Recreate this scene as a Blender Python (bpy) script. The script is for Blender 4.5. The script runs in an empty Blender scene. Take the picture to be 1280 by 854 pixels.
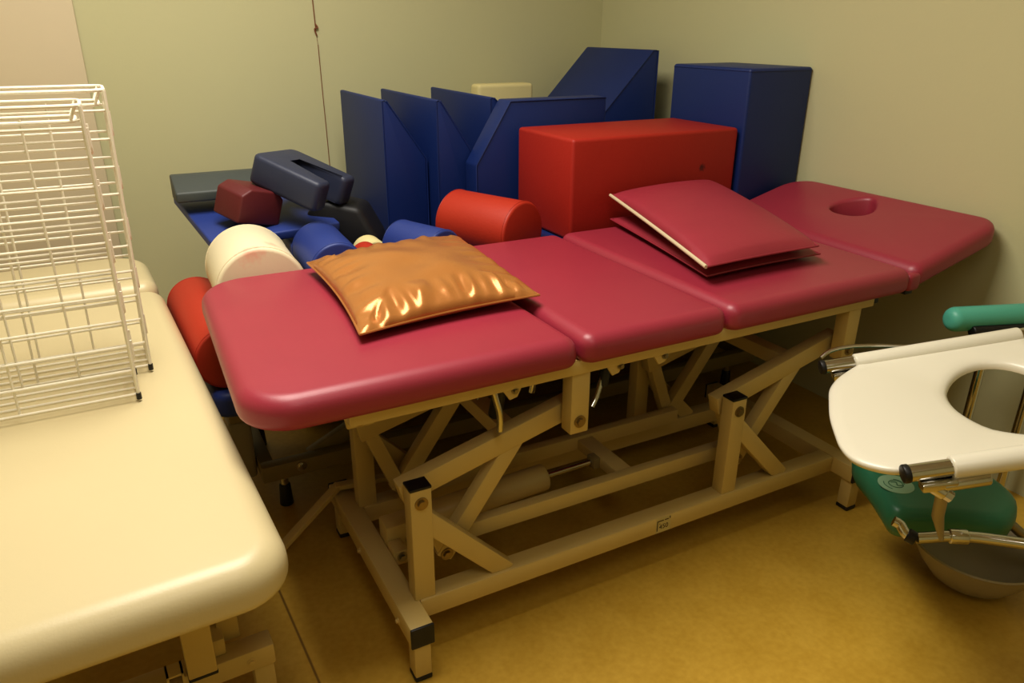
import bpy, bmesh, math, random
from mathutils import Vector, Matrix, noise
random.seed(7)
sc = bpy.context.scene
COL = sc.collection
V = Vector

# ------------------------------------------------------------------ materials
def lin(c):
    return tuple((x/12.92 if x <= .04045 else ((x+.055)/1.055)**2.4) for x in [v/255 for v in c]) + (1,)
MATS = {}
def mat(name, rgb, rough=.5, metal=0., bump=0., bscale=200., var=.0, vscale=6., coat=0., spec=.5, spot=None, spot2=None):
    if name in MATS: return MATS[name]
    m = bpy.data.materials.new(name); m.use_nodes = True
    nt = m.node_tree; N = nt.nodes; L = nt.links
    b = N['Principled BSDF']
    b.inputs['Roughness'].default_value = rough
    b.inputs['Metallic'].default_value = metal
    b.inputs['Specular IOR Level'].default_value = spec
    if coat:
        b.inputs['Coat Weight'].default_value = coat; b.inputs['Coat Roughness'].default_value = .25
    c = lin(rgb)
    tc = N.new('ShaderNodeTexCoord'); geo = N.new('ShaderNodeNewGeometry')
    col = None
    if var:
        nz = N.new('ShaderNodeTexNoise'); nz.inputs['Scale'].default_value = vscale; nz.inputs['Detail'].default_value = 4
        L.new(geo.outputs['Position'], nz.inputs['Vector'])
        mx = N.new('ShaderNodeMix'); mx.data_type = 'RGBA'
        mx.inputs[6].default_value = tuple(v*(1-var) for v in c[:3])+(1,)
        mx.inputs[7].default_value = tuple(min(1, v*(1+var)) for v in c[:3])+(1,)
        L.new(nz.outputs['Fac'], mx.inputs[0]); col = mx.outputs[2]
    for sp in (spot, spot2):
        if not sp: continue
        (p, r, rgb2, amt) = sp
        d = N.new('ShaderNodeVectorMath'); d.operation = 'DISTANCE'; d.inputs[1].default_value = p
        L.new(geo.outputs['Position'], d.inputs[0])
        n2 = N.new('ShaderNodeTexNoise'); n2.inputs['Scale'].default_value = 2.2/r
        L.new(geo.outputs['Position'], n2.inputs['Vector'])
        ad = N.new('ShaderNodeMath'); ad.operation = 'MULTIPLY_ADD'; ad.inputs[1].default_value = r*1.3
        L.new(n2.outputs['Fac'], ad.inputs[0]); L.new(d.outputs['Value'], ad.inputs[2])
        mr = N.new('ShaderNodeMapRange'); mr.inputs['From Min'].default_value = r*.7; mr.inputs['From Max'].default_value = r*1.6
        mr.inputs['To Min'].default_value = amt; mr.inputs['To Max'].default_value = 0
        L.new(ad.outputs['Value'], mr.inputs['Value'])
        mx = N.new('ShaderNodeMix'); mx.data_type = 'RGBA'
        mx.inputs[6].default_value = c; mx.inputs[7].default_value = lin(rgb2)
        if col: L.new(col, mx.inputs[6])
        L.new(mr.outputs['Result'], mx.inputs[0]); col = mx.outputs[2]
    if col: L.new(col, b.inputs['Base Color'])
    else: b.inputs['Base Color'].default_value = c
    if bump:
        nb = N.new('ShaderNodeTexNoise'); nb.inputs['Scale'].default_value = bscale; nb.inputs['Detail'].default_value = 3
        L.new(geo.outputs['Position'], nb.inputs['Vector'])
        bp = N.new('ShaderNodeBump'); bp.inputs['Strength'].default_value = bump; bp.inputs['Distance'].default_value = .004
        L.new(nb.outputs['Fac'], bp.inputs['Height']); L.new(bp.outputs['Normal'], b.inputs['Normal'])
    MATS[name] = m
    return m

M_WALL = mat('wall_paint', (200,197,156), .75, bump=.08, bscale=90, var=.03, vscale=1.5)
M_PIL = mat('pilaster_paint', (214,200,170), .7, bump=.06, bscale=90, var=.02)
M_CEIL = mat('ceiling_white', (225,222,210), .9)
M_RED = mat('burgundy_vinyl', (154,48,66), .42, bump=.06, bscale=380, var=.05, vscale=9, coat=.12)
M_REDP = mat('burgundy_pillow_vinyl', (152,46,62), .5, bump=.12, bscale=60, var=.06, vscale=12)
M_CRM = mat('cream_vinyl', (208,194,154), .4, bump=.05, bscale=300, var=.02, vscale=5, coat=.1)
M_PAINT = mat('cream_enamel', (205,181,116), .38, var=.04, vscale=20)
M_PAINT_SHADE = mat('shaded_cream_enamel', (140,122,76), .5, var=.05, vscale=20)  # cream enamel darkened, shade under the tables put into the colour
M_BLUE = mat('blue_vinyl', (12,38,98), .5, bump=.08, bscale=120, var=.08, vscale=6)
M_BLUEL = mat('light_blue_vinyl', (38,58,128), .5, bump=.08, bscale=120, var=.07, vscale=6)
M_NAVY = mat('navy_vinyl', (44,50,72), .5, bump=.1, bscale=90, var=.1, vscale=10)
M_BLK = mat('black_vinyl', (20,20,24), .55, bump=.1, bscale=90)
M_CHAR = mat('charcoal_vinyl', (66,72,70), .55, bump=.08, bscale=90, var=.08)
M_MAROON = mat('maroon_vinyl', (92,26,30), .55, bump=.1, bscale=150, var=.1)
M_ORED = mat('orange_red_vinyl', (174,46,22), .55, bump=.1, bscale=160, var=.06, vscale=6)
M_BOX = mat('red_box_vinyl', (160,30,12), .6, bump=.14, bscale=160, var=.08, vscale=6,
            spot=((1.402,.824,.865), .018, (40,6,6), .95))
M_WHT = mat('ivory_vinyl', (224,213,182), .5, bump=.05, bscale=160, var=.02,
            spot=((-.12,.80,.765), .045, (226,130,110), .6), spot2=((-.05,.86,.77), .03, (226,140,118), .5))
M_FOAM = mat('cream_foam', (216,204,150), .8, bump=.1, bscale=80)
M_BRZ = mat('bronze_leatherette', (186,126,68), .3, metal=.35, bump=.06, bscale=220, var=.06, vscale=8)
M_CHR = mat('chrome', (205,203,196), .14, metal=1.)
M_STEEL = mat('dull_steel', (150,142,122), .35, metal=1.)
M_BLKP = mat('black_plastic', (18,16,15), .45)
M_WPL = mat('white_plastic', (228,223,206), .32, var=.01, coat=.15)
M_GRN = mat('green_plastic', (46,112,82), .4, var=.05, vscale=8)
M_TEAL = mat('teal_plastic', (88,176,156), .42)
M_EMB = mat('pale_green_print', (140,176,146), .5)
M_EMB2 = mat('dark_green_print', (62,110,80), .5)
M_GREY = mat('grey_plastic', (158,146,118), .45)
M_WIRE = mat('white_coated_wire', (240,234,216), .4)
M_STR = mat('brown_cord', (128,78,50), .8)
M_ZIP = mat('zipper_tape', (206,192,160), .6, bump=.3, bscale=500)
M_STK = mat('sticker_paper', (200,186,130), .6)
M_INK = mat('dark_ink', (70,50,16), .7)
M_SCREW = mat('bolt_steel', (150,128,80), .35, metal=.7)
M_MAT = M_BLUE

# floor: ochre linoleum with a dark welded seam
def floor_mat():
    m = bpy.data.materials.new('ochre_linoleum'); m.use_nodes = True
    nt = m.node_tree; N = nt.nodes; L = nt.links; b = N['Principled BSDF']
    b.inputs['Roughness'].default_value = .42
    geo = N.new('ShaderNodeNewGeometry')
    n1 = N.new('ShaderNodeTexNoise'); n1.inputs['Scale'].default_value = 9; n1.inputs['Detail'].default_value = 6
    n2 = N.new('ShaderNodeTexNoise'); n2.inputs['Scale'].default_value = 60; n2.inputs['Detail'].default_value = 3
    for n in (n1, n2): L.new(geo.outputs['Position'], n.inputs['Vector'])
    ad = N.new('ShaderNodeMath'); ad.operation = 'ADD'; L.new(n1.outputs['Fac'], ad.inputs[0]); L.new(n2.outputs['Fac'], ad.inputs[1])
    cr = N.new('ShaderNodeMapRange'); cr.inputs['From Min'].default_value = .7; cr.inputs['From Max'].default_value = 1.3
    L.new(ad.outputs[0], cr.inputs['Value'])
    mx = N.new('ShaderNodeMix'); mx.data_type = 'RGBA'
    mx.inputs[6].default_value = lin((190,151,50)); mx.inputs[7].default_value = lin((205,167,66))
    L.new(cr.outputs[0], mx.inputs[0])
    sx = N.new('ShaderNodeSeparateXYZ'); L.new(geo.outputs['Position'], sx.inputs[0])
    s1 = N.new('ShaderNodeMath'); s1.operation = 'MULTIPLY_ADD'; s1.inputs[1].default_value = .036; L.new(sx.outputs['Y'], s1.inputs[0]); L.new(sx.outputs['X'], s1.inputs[2])
    s2 = N.new('ShaderNodeMath'); s2.operation = 'ADD'; s2.inputs[1].default_value = .2; L.new(s1.outputs[0], s2.inputs[0])
    s3 = N.new('ShaderNodeMath'); s3.operation = 'ABSOLUTE'; L.new(s2.outputs[0], s3.inputs[0])
    s4 = N.new('ShaderNodeMapRange'); s4.inputs['From Min'].default_value = .0012; s4.inputs['From Max'].default_value = .004
    s4.inputs['To Min'].default_value = .75; s4.inputs['To Max'].default_value = 0; L.new(s3.outputs[0], s4.inputs['Value'])
    m2 = N.new('ShaderNodeMix'); m2.data_type = 'RGBA'; m2.inputs[7].default_value = lin((84,48,14))
    L.new(mx.outputs[2], m2.inputs[6]); L.new(s4.outputs[0], m2.inputs[0])
    L.new(m2.outputs[2], b.inputs['Base Color'])
    return m
M_FLOOR = floor_mat()

# ------------------------------------------------------------------ object helpers
def wloc(o):
    v = V((0,0,0))
    while o: v += o.location; o = o.parent
    return v
def tag(o, label=None, cat=None, group=None, kind=None):
    if label: o['label'] = label
    if cat: o['category'] = cat
    if group: o['group'] = group
    if kind: o['kind'] = kind
    return o
def obj(name, bm, m, parent=None, label=None, sharp=38, origin=None):
    """link a bmesh given in room coordinates as one mesh object"""
    me = bpy.data.meshes.new(name)
    bmesh.ops.recalc_face_normals(bm, faces=bm.faces)
    org = wloc(parent) if parent else (V(origin) if origin else V((0,0,0)))
    bmesh.ops.translate(bm, verts=bm.verts, vec=-org)
    bm.to_mesh(me); bm.free()
    for p in me.polygons: p.use_smooth = True
    me.set_sharp_from_angle(angle=math.radians(sharp))
    me.materials.append(m)
    o = bpy.data.objects.new(name, me); COL.objects.link(o)
    if parent: o.parent = parent
    elif origin: o.location = org
    if label: o['label'] = label
    return o
def thing(name, label, cat, loc, group=None):
    o = bpy.data.objects.new(name, None); COL.objects.link(o)
    o.location = loc; o.empty_display_size = .05
    return tag(o, label, cat, group)
def single(name, bm, m, label, cat, group=None, origin=None, sharp=38):
    return tag(obj(name, bm, m, None, None, sharp, origin), label, cat, group)

# ------------------------------------------------------------------ bmesh helpers (all add to bm)
def nb(): return bmesh.new()
def merge(bm, src):
    me = bpy.data.meshes.new('t'); src.to_mesh(me); src.free(); bm.from_mesh(me); bpy.data.meshes.remove(me)
def box(bm, lo, hi, bev=0., seg=2, mtx=None):
    t = bmesh.new()
    bmesh.ops.create_cube(t, size=1)
    lo, hi = V(lo), V(hi)
    for v in t.verts: v.co = V((lo[i]+(v.co[i]+.5)*(hi[i]-lo[i]) for i in range(3)))
    if bev: bmesh.ops.bevel(t, geom=t.edges[:], offset=bev, segments=seg, profile=.5, affect='EDGES')
    if mtx is not None: bmesh.ops.transform(t, matrix=mtx, verts=t.verts)
    merge(bm, t); return bm
def obox(bm, c, size, rz=0, rx=0, ry=0, bev=0., seg=2):
    h = V(size)/2
    M = Matrix.Translation(V(c)) @ Matrix.Rotation(rz,4,'Z') @ Matrix.Rotation(ry,4,'Y') @ Matrix.Rotation(rx,4,'X')
    return box(bm, -h, h, bev, seg, M)
def bar(bm, a, b, w, h, up=(0,0,1), bev=.003):
    """rectangular bar from a to b; w along side, h along up"""
    a, b = V(a), V(b); d = b-a; L = d.length; d.normalize()
    u = V(up); s = d.cross(u)
    if s.length < 1e-4: u = V((0,1,0)); s = d.cross(u)
    s.normalize(); u = s.cross(d); u.normalize()
    M = Matrix(((d.x,s.x,u.x,a.x),(d.y,s.y,u.y,a.y),(d.z,s.z,u.z,a.z),(0,0,0,1)))
    return box(bm, (0,-w/2,-h/2), (L,w/2,h/2), bev, 2, M)
def cyl(bm, a, b, r, r2=None, n=24, caps=True, bev=0., bseg=3):
    a, b = V(a), V(b); d = b-a; L = d.length
    r2 = r if r2 is None else r2
    prof = []
    if bev:
        for k in range(bseg+1):
            t = k/bseg*math.pi/2
            prof.append((r-bev+bev*math.sin(t), bev-bev*math.cos(t)))
        for k in range(bseg+1):
            t = k/bseg*math.pi/2
            prof.append((r2-bev+bev*math.cos(t), L-bev+bev*math.sin(t)))
    else: prof = [(r,0),(r2,L)]
    q = d.to_track_quat('Z','Y')
    rings = []
    for (rr,z) in prof:
        rings.append([bm.verts.new(a + q @ V((rr*math.cos(2*math.pi*i/n), rr*math.sin(2*math.pi*i/n), z))) for i in range(n)])
    for k in range(len(rings)-1):
        for i in range(n):
            bm.faces.new((rings[k][i], rings[k][(i+1)%n], rings[k+1][(i+1)%n], rings[k+1][i]))
    if caps:
        bm.faces.new(rings[0][::-1]); bm.faces.new(rings[-1])
    return bm
def smooth_path(pts, sub=6):
    P = [V(p) for p in pts]; out = []
    for i in range(len(P)-1):
        p0 = P[max(i-1,0)]; p1 = P[i]; p2 = P[i+1]; p3 = P[min(i+2,len(P)-1)]
        for k in range(sub):
            t = k/sub
            out.append(.5*((2*p1)+(-p0+p2)*t+(2*p0-5*p1+4*p2-p3)*t*t+(-p0+3*p1-3*p2+p3)*t**3))
    out.append(P[-1]); return out
def round_poly(pts, r, n=5, closed=False):
    """polyline with its corners rounded"""
    P = [V(p) for p in pts]; out = []
    N = len(P)
    rng = range(N) if closed else range(1, N-1)
    if not closed: out.append(P[0])
    for i in rng:
        p, a, b = P[i], P[(i-1)%N], P[(i+1)%N]
        da, db = (a-p), (b-p); rr = min(r, da.length*.48, db.length*.48)
        A = p+da.normalized()*rr; B = p+db.normalized()*rr
        for k in range(n+1):
            t = k/n; out.append(A*(1-t)**2 + p*2*t*(1-t) + B*t*t)
    if not closed: out.append(P[-1])
    return out
def tube(bm, pts, r, n=10, closed=False, caps=True):
    P = [V(p) for p in pts]; rings = []; N = len(P)
    ref = None
    for i in range(N):
        if closed: d = P[(i+1)%N]-P[(i-1)%N]
        else: d = P[min(i+1,N-1)]-P[max(i-1,0)]
        d.normalize()
        if ref is None:
            ref = V((0,0,1)) if abs(d.z) < .9 else V((1,0,0))
        s = d.cross(ref); s.normalize(); u = s.cross(d); u.normalize(); ref = u
        rr = r[i] if isinstance(r,(list,tuple)) else r
        rings.append([bm.verts.new(P[i]+s*math.cos(2*math.pi*k/n)*rr+u*math.sin(2*math.pi*k/n)*rr) for k in range(n)])
    m = N if closed else N-1
    for i in range(m):
        A, B = rings[i], rings[(i+1)%N]
        for k in range(n): bm.faces.new((A[k],A[(k+1)%n],B[(k+1)%n],B[k]))
    if caps and not closed:
        bm.faces.new(rings[0][::-1]); bm.faces.new(rings[-1])
    return bm
def outline(corners, radii, n=8):
    """rounded 2D polygon, CCW"""
    out = []; N = len(corners)
    for i in range(N):
        p, a, b = V(corners[i]).to_2d(), V(corners[i-1]).to_2d(), V(corners[(i+1)%N]).to_2d()
        r = radii[i] if isinstance(radii,(list,tuple)) else radii
        da, db = (a-p).normalized(), (b-p).normalized()
        ang = math.acos(max(-1,min(1,da.dot(db))))
        if r < 1e-5: out.append(p.copy()); continue
        k = r/math.tan(ang/2)
        A, B = p+da*k, p+db*k
        c = p+(da+db).normalized()*(r/math.sin(ang/2))
        a0 = math.atan2(A.y-c.y, A.x-c.x); a1 = math.atan2(B.y-c.y, B.x-c.x)
        dd = (a1-a0+math.pi)%(2*math.pi)-math.pi
        for j in range(n+1):
            t = a0+dd*j/n; out.append(V((c.x+r*math.cos(t), c.y+r*math.sin(t))))
    return out
def inset2(P, d):
    N = len(P); out = []
    for i in range(N):
        e1 = (P[i]-P[i-1]); e2 = (P[(i+1)%N]-P[i])
        if e1.length < 1e-7: e1 = e2
        if e2.length < 1e-7: e2 = e1
        n1 = V((-e1.y,e1.x)).normalized(); n2 = V((-e2.y,e2.x)).normalized()
        m = (n1+n2); m = m/max(.3, (1+n1.dot(n2)))
        out.append(P[i]+m*d)
    return out
def slab(bm, corners, radii, z0, z1, rt=.02, rb=.012, seg=5, crown=0., hole=None, ztop=None):
    """padded slab: rounded outline, rolled edges; ztop(x,y)->dz lets the whole slab tilt"""
    rl = radii if isinstance(radii,(list,tuple)) else [radii]*len(corners)
    P = outline(corners, [max(r_, rt+.004, rb+.004) for r_ in rl])
    prof = []
    for k in range(seg+1):
        t = k/seg*math.pi/2; prof.append((rb*(1-math.sin(t)), z0+rb*(1-math.cos(t))))
    for k in range(seg+1):
        t = k/seg*math.pi/2; prof.append((rt*(1-math.cos(t)), z1-rt+rt*math.sin(t)))
    Z = ztop or (lambda x,y: 0)
    rings = []
    for ins, z in prof:
        rings.append([bm.verts.new((q.x,q.y,z+Z(q.x,q.y))) for q in inset2(P, ins)])
    N = len(P)
    for k in range(len(rings)-1):
        for i in range(N):
            bm.faces.new((rings[k][i],rings[k][(i+1)%N],rings[k+1][(i+1)%N],rings[k+1][i]))
    if not hole:
        bm.faces.new(rings[0][::-1]); bm.faces.new(rings[-1])
        return bm
    hr = []
    ztp = prof[-1][1]
    for ins, z in ((-.014,ztp),(-.008,ztp-.001),(-.003,ztp-.005),(0,ztp-.012),(0,z0)):
        hr.append([bm.verts.new((q.x,q.y,z+Z(q.x,q.y))) for q in inset2(hole, ins)])
    H = len(hole)
    for k in range(len(hr)-1):
        for i in range(H): bm.faces.new((hr[k][i],hr[k][(i+1)%H],hr[k+1][(i+1)%H],hr[k+1][i]))
    bm.edges.ensure_lookup_table()
    def loop(r): return [bm.edges.get((r[i], r[(i+1)%len(r)])) for i in range(len(r))]
    bmesh.ops.triangle_fill(bm, use_beauty=True, edges=loop(rings[-1])+loop(hr[0]))
    bmesh.ops.triangle_fill(bm, use_beauty=True, edges=loop(rings[0])+loop(hr[-1]))
    return bm
def prism(bm, prof, axis, a, b, bev=.008, seg=3, mtx=None):
    """extrude a 2D profile: axis 'y' -> profile in (x,z); 'x' -> (y,z); 'z' -> (x,y)"""
    t = bmesh.new()
    def P(u,v,w): return {'y':(u,w,v),'x':(w,u,v),'z':(u,v,w)}[axis]
    A = [t.verts.new(P(u,v,a)) for u,v in prof]; B = [t.verts.new(P(u,v,b)) for u,v in prof]
    t.faces.new(A); t.faces.new(B[::-1])
    for i in range(len(A)):
        j = (i+1)%len(A); t.faces.new((A[i],B[i],B[j],A[j]))
    bmesh.ops.recalc_face_normals(t, faces=t.faces)
    if bev: bmesh.ops.bevel(t, geom=t.edges[:], offset=bev, segments=seg, profile=.5, affect='EDGES')
    if mtx is not None: bmesh.ops.transform(t, matrix=mtx, verts=t.verts)
    merge(bm, t); return bm
def bolt(bm, c, d, r=.011, h=.006):
    c = V(c); d = V(d).normalized()
    cyl(bm, c, c+d*h*.5, r*1.35, n=18); cyl(bm, c+d*h*.5, c+d*h*1.5, r*.85, n=6)
    return bm
def roll(name, a, b, r, m, label, group='positioning rolls in the heap'):
    a, b = V(a), V(b); bm = nb(); d = (b-a).normalized()
    cyl(bm, a, b, r, n=56, bev=r*.09, bseg=4)
    t = thing(name, label, 'roll', (a.x*.5+b.x*.5, a.y*.5+b.y*.5, min(a.z,b.z)-r), group)
    obj('cover', bm, m, t)
    q = d.to_track_quat('Z','Y')
    for c, off in ((a, r*.09), (b, -r*.09)):
        bm = nb(); tube(bm, [c+d*off + q@V((r*1.004*math.cos(k*math.pi/24), r*1.004*math.sin(k*math.pi/24), 0)) for k in range(48)], r*.013, 6, closed=True)
        obj('seam_piping', bm, m, t)
    return t

# ================================================================== ROOM
XR, YB = 1.868, 2.15
XL, YF, ZC = -2.2, -3.0, 2.6
def struct(name, lo, hi, m):
    o = obj(name, box(nb(), lo, hi), m); o['kind'] = 'structure'; return o
struct('floor', (XL-.1,YF-.1,-.08), (XR+.1,YB+.1,0), M_FLOOR)
struct('wall_back', (XL-.1,YB,0), (XR+.1,YB+.1,ZC), M_WALL)
struct('wall_right', (XR,YF-.1,0), (XR+.1,YB,ZC), M_WALL)
struct('wall_left', (XL-.1,YF-.1,0), (XL,YB,ZC), M_WALL)
struct('wall_front', (XL,YF-.1,0), (XR,YF,ZC), M_WALL)
struct('ceiling', (XL-.1,YF-.1,ZC), (XR+.1,YB+.1,ZC+.08), M_CEIL)
bm = nb(); box(bm, (-1.35,YB-.055,0), (-.405,YB,ZC), .004)
o = obj('trim_1', bm, M_PIL); o['kind'] = 'structure'

# cord on the back wall
t = thing('wall_cord', 'thin brown cord hanging down the back wall with a small knot near the top', 'cord', (.44,YB-.004,.7))
bm = nb(); tube(bm, smooth_path([(.452,YB-.004,1.46),(.454,YB-.004,1.37),(.456,YB-.004,1.29)]), .0022, 6)
tube(bm, smooth_path([(.460,YB-.004,1.235),(.462,YB-.003,1.05),(.464,YB-.004,.9),(.466,YB-.003,.72)]), .0016, 6)
tube(bm, [(.456,YB-.003,1.29),(.460,YB-.002,1.235)], .0008, 6)
obj('strand', bm, M_STR, t)
bm = nb(); tube(bm, smooth_path([(.455,YB-.005,1.315),(.463,YB-.009,1.30),(.450,YB-.009,1.295),(.458,YB-.005,1.27)]), .0032, 6)
obj('knot', bm, M_STR, t)

# ================================================================== BURGUNDY TREATMENT TABLE
T = thing('treatment_table', 'burgundy padded treatment table with cream steel lifting frame and face hole', 'treatment table', (.6,.3,0))
ZB, ZT = .645, .712
leg_o = [(-.288,.018),(.398,.018),(.398,.80),(-.262,.80)]
c = obj('leg_section', slab(nb(), leg_o, [.10,.025,.02,.12], ZB, ZT, .034, .02, 7, crown=.004), M_RED, T)
c = obj('seat_section', slab(nb(), [(.404,.018),(.806,.018),(.806,.80),(.404,.80)], .022, ZB, ZT, .030, .02, 7, crown=.003), M_RED, T)
c = obj('back_section', slab(nb(), [(.812,.018),(1.462,.018),(1.490,.80),(.812,.80)], [.022,.03,.03,.022], ZB, ZT, .030, .02, 7, crown=.004), M_RED, T)
hx0 = 1.49
def htilt(x,y): return (x-hx0)*.26
hole = []
for k in range(40):
    a = 2*math.pi*k/40
    hole.append(V((1.730+.068*math.cos(a), .44+.066*math.sin(a)*(1-.38*math.cos(a)))))
bm = slab(nb(), [(1.478,.025),(1.848,.025),(1.848,.80),(1.502,.80)], [.03,.07,.10,.03], ZB+.005, ZT+.002, .028, .018, 7, hole=hole, ztop=htilt)
obj('head_section', bm, M_RED, T)
# hinge flaps between back and head section
bm = nb(); bar(bm, (1.470,.03,.652), (1.470,.79,.652), .03, .03); obj('hinge_bar', bm, M_BLKP, T)
bm = nb(); obox(bm, (1.474,.035,.672), (.05,.03,.05), bev=.012, seg=3); obj('hinge_cover', bm, M_RED, T)

# upper frame: two side rails and cross bars
ZU = .637
for y in (.052+.02, .735):
    bm = nb(); box(bm, (-.097,y-.02,ZU-.024), (1.363,y+.02,ZU+.012), .003); obj('upper_side_rail', bm, M_PAINT, T)
for x in (-.08,.40,.81,1.34):
    bm = nb(); box(bm, (x-.018,.092,ZU-.022), (x+.018,.715,ZU+.008), .003); obj('upper_cross_bar', bm, M_PAINT_SHADE, T)
bm = nb(); box(bm, (1.363,.056,ZU-.02), (1.385,.088,ZU+.008), .003); obj('rail_end_cap', bm, M_BLKP, T)

# base frame
for x in (.0, 1.347):
    bm = nb(); box(bm, (x-.026,-.015,.10), (x+.026,.60,.15), .004)
    if x == 0: bolt(bm, (-.026,.06,.115), (-1,0,0), .006, .004); bolt(bm, (-.026,.33,.115), (-1,0,0), .006, .004)
    sr = obj('base_cross_rail', bm, M_PAINT, T)
    for y0_ in (-.021,.599):
        bm = nb(); box(bm, (x-.0265,y0_,.099), (x+.0265,y0_+.007,.151), .003); obj('end_cap', bm, M_BLKP, sr)
    for y in (.004,.57):
        bm = nb(); box(bm, (x-.019,y-.019,.012), (x+.019,y+.019,.101), .003); lg = obj('leg', bm, M_PAINT, T)
        bm = nb(); box(bm, (x-.02,y-.02,0), (x+.02,y+.02,.013), .004); obj('foot_cap', bm, M_BLKP, lg)
for y in (.08,.475):
    bm = nb(); box(bm, (.026,y-.025,.10), (1.321,y+.025,.15), .004); fr = obj('base_long_rail', bm, M_PAINT, T)
    if y == .08: front_rail = fr
# sticker on the front rail
bm = nb(); box(bm, (.672,.0542,.103), (.718,.0552,.147)); st = obj('sticker', bm, M_STK, front_rail, 'small pale inventory sticker with dark print')
bm = nb()
for lo, hi in (((.674,.138),(.695,.1405)),((.698,.138),(.711,.1405)),((.674,.110),(.6765,.1405)),((.714,.139),(.7165,.146)),
               ((.682,.129),(.6835,.132))):
    box(bm, (lo[0],.0535,lo[1]), (hi[0],.0541,hi[1]))
def text_mesh(bm, s, size, M):
    cu = bpy.data.curves.new('txt','FONT'); cu.body = s; cu.size = size; cu.extrude = .0002
    ob = bpy.data.objects.new('txt', cu); COL.objects.link(ob)
    dg = bpy.context.evaluated_depsgraph_get(); me = bpy.data.meshes.new_from_object(ob.evaluated_get(dg))
    t = bmesh.new(); t.from_mesh(me); bmesh.ops.transform(t, matrix=M, verts=t.verts); merge(bm, t)
    bpy.data.objects.remove(ob); bpy.data.curves.remove(cu); bpy.data.meshes.remove(me)
text_mesh(bm, '450', .020, Matrix.Translation((.681,.0538,.114)) @ Matrix.Rotation(math.pi/2,4,'X'))
obj('print', bm, M_INK, st)

# posts, braces, lifting arms (front pair and rear pair)
XA = (.04, .918)
for side, (yp, ya) in {'front':(.08,.13), 'rear':(.475,.425)}.items():
    for x in XA:
        bm = nb(); box(bm, (x-.024,yp-.02,.148), (x+.024,yp+.02,.428), .003)
        fy = yp-.02 if side == 'front' else yp+.02
        p = obj('post', bm, M_PAINT, T)
        bm = nb(); box(bm, (x-.0245,yp-.0205,.4275), (x+.0245,yp+.0205,.434), .002); obj('post_cap', bm, M_BLKP, p)
        bm = nb(); bolt(bm, (x,yp-.0195,.396), (0,-1,0)); obj('bolt', bm, M_SCREW, p)
        bm = nb(); bar(bm, (x+.008,yp,.348), (x+.205,yp,.141), .034, .045); obj('brace', bm, M_PAINT, T)
        # lifting arm: a long lever with its strut and link, one welded bell crank
        Pv, Q, E = V((x+.005,ya,.398)), V((x+.075,ya,.205)), V((x+.405,ya,.502))
        arm = nb(); bar(arm, Pv-(E-Pv).normalized()*.03, E, .038, .05)
        lever = obj('lifting_arm', arm, M_PAINT, T)
        S = Pv.lerp(E, .62)
        bm = nb(); bar(bm, S-V((0,0,.01)), Q-(S-Q).normalized()*.012, .034, .042); obj('strut', bm, M_PAINT, lever)
        bm = nb(); bar(bm, Pv-V((0,0,.01)), Q, .03, .036); obj('link', bm, M_PAINT, lever)
        bm = nb(); bolt(bm, Q-V((0,.017,0)), (0,-1,0)); obj('bolt', bm, M_SCREW, lever)
        # hanging post of the upper frame where the arm ends
        xm = x+.385
        bm = nb(); box(bm, (xm-.024,yp-.02 if side=='front' else yp-.02,.462), (xm+.024,yp+.02,.615 if side=='front' else .62), .003)
        hp = obj('hanging_post', bm, M_PAINT, T)
        bm = nb(); bolt(bm, (xm,yp-.0195,.492), (0,-1,0)); obj('bolt', bm, M_SCREW, hp)
        bm = nb(); bar(bm, (xm,yp+.02,.492),(xm,ya,.492),.016,.016) if side=='front' else bar(bm, (xm,ya,.492),(xm,yp-.02,.492),.016,.016)
        obj('pivot_pin', bm, M_SCREW, hp)
    # tie bar between the two cranks
    bm = nb(); bar(bm, (.115,ya+(.035 if side=='front' else .0)+(.0 if side=='front' else -.035),.215), (.998,ya+(.035 if side=='front' else -.035),.215), .03, .042)
    obj('tie_bar', bm, M_PAINT, T)
    # long carrier under the rear hanging posts up to the upper frame
bm = nb(); bar(bm, (.66,.165,.212), (.66,.39,.212), .05, .03); obj('tie_cross_bar', bm, M_PAINT, T)
for x in XA:
    bm = nb(); bar(bm, (x+.385,.495,.615), (x+.385,.715,.615), .04, .03); obj('frame_bridge', bm, M_PAINT_SHADE, T)
for x in XA:
    bm = nb(); bar(bm, (x+.25,.148,.455), (x+.25,.407,.455), .045, .04); obj('arm_cross_bar', bm, M_PAINT, T)
# lift cylinder
bm = nb(); cyl(bm, (.10,.30,.178), (.475,.285,.205), .036, n=28, bev=.008); lc = obj('lift_cylinder', bm, M_PAINT, T)
bm = nb(); cyl(bm, (.475,.285,.205), (.625,.28,.212), .008, n=14); obj('piston_rod', bm, M_CHR, lc)
bm = nb(); box(bm, (.615,.262,.196), (.637,.298,.228), .003); obj('clevis', bm, M_PAINT_SHADE, lc)
bm = nb(); box(bm, (.026,.27,.115), (.10,.33,.20), .006); box(bm, (.026,.22,.125), (.06,.27,.165), .004)
br = obj('cylinder_bracket', bm, M_PAINT, T)
for c_ in ((.085,.27,.15),(.045,.22,.148)):
    bm = nb(); bolt(bm, c_, (0,-1,0), .009); obj('bolt', bm, M_STEEL, br)
# foot bar around the base
bm = nb(); fp = [V((-.25,.468,.035)),V((-.012,.555,.166)),V((.13,.535,.166)),V((.36,.50,.166))]
for a_, b_ in zip(fp, fp[1:]):
    d_ = (b_-a_).normalized(); bar(bm, a_-d_*.006, b_+d_*.006, .026, .014, bev=.002)
obj('foot_bar', bm, M_PAINT, T)
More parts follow.
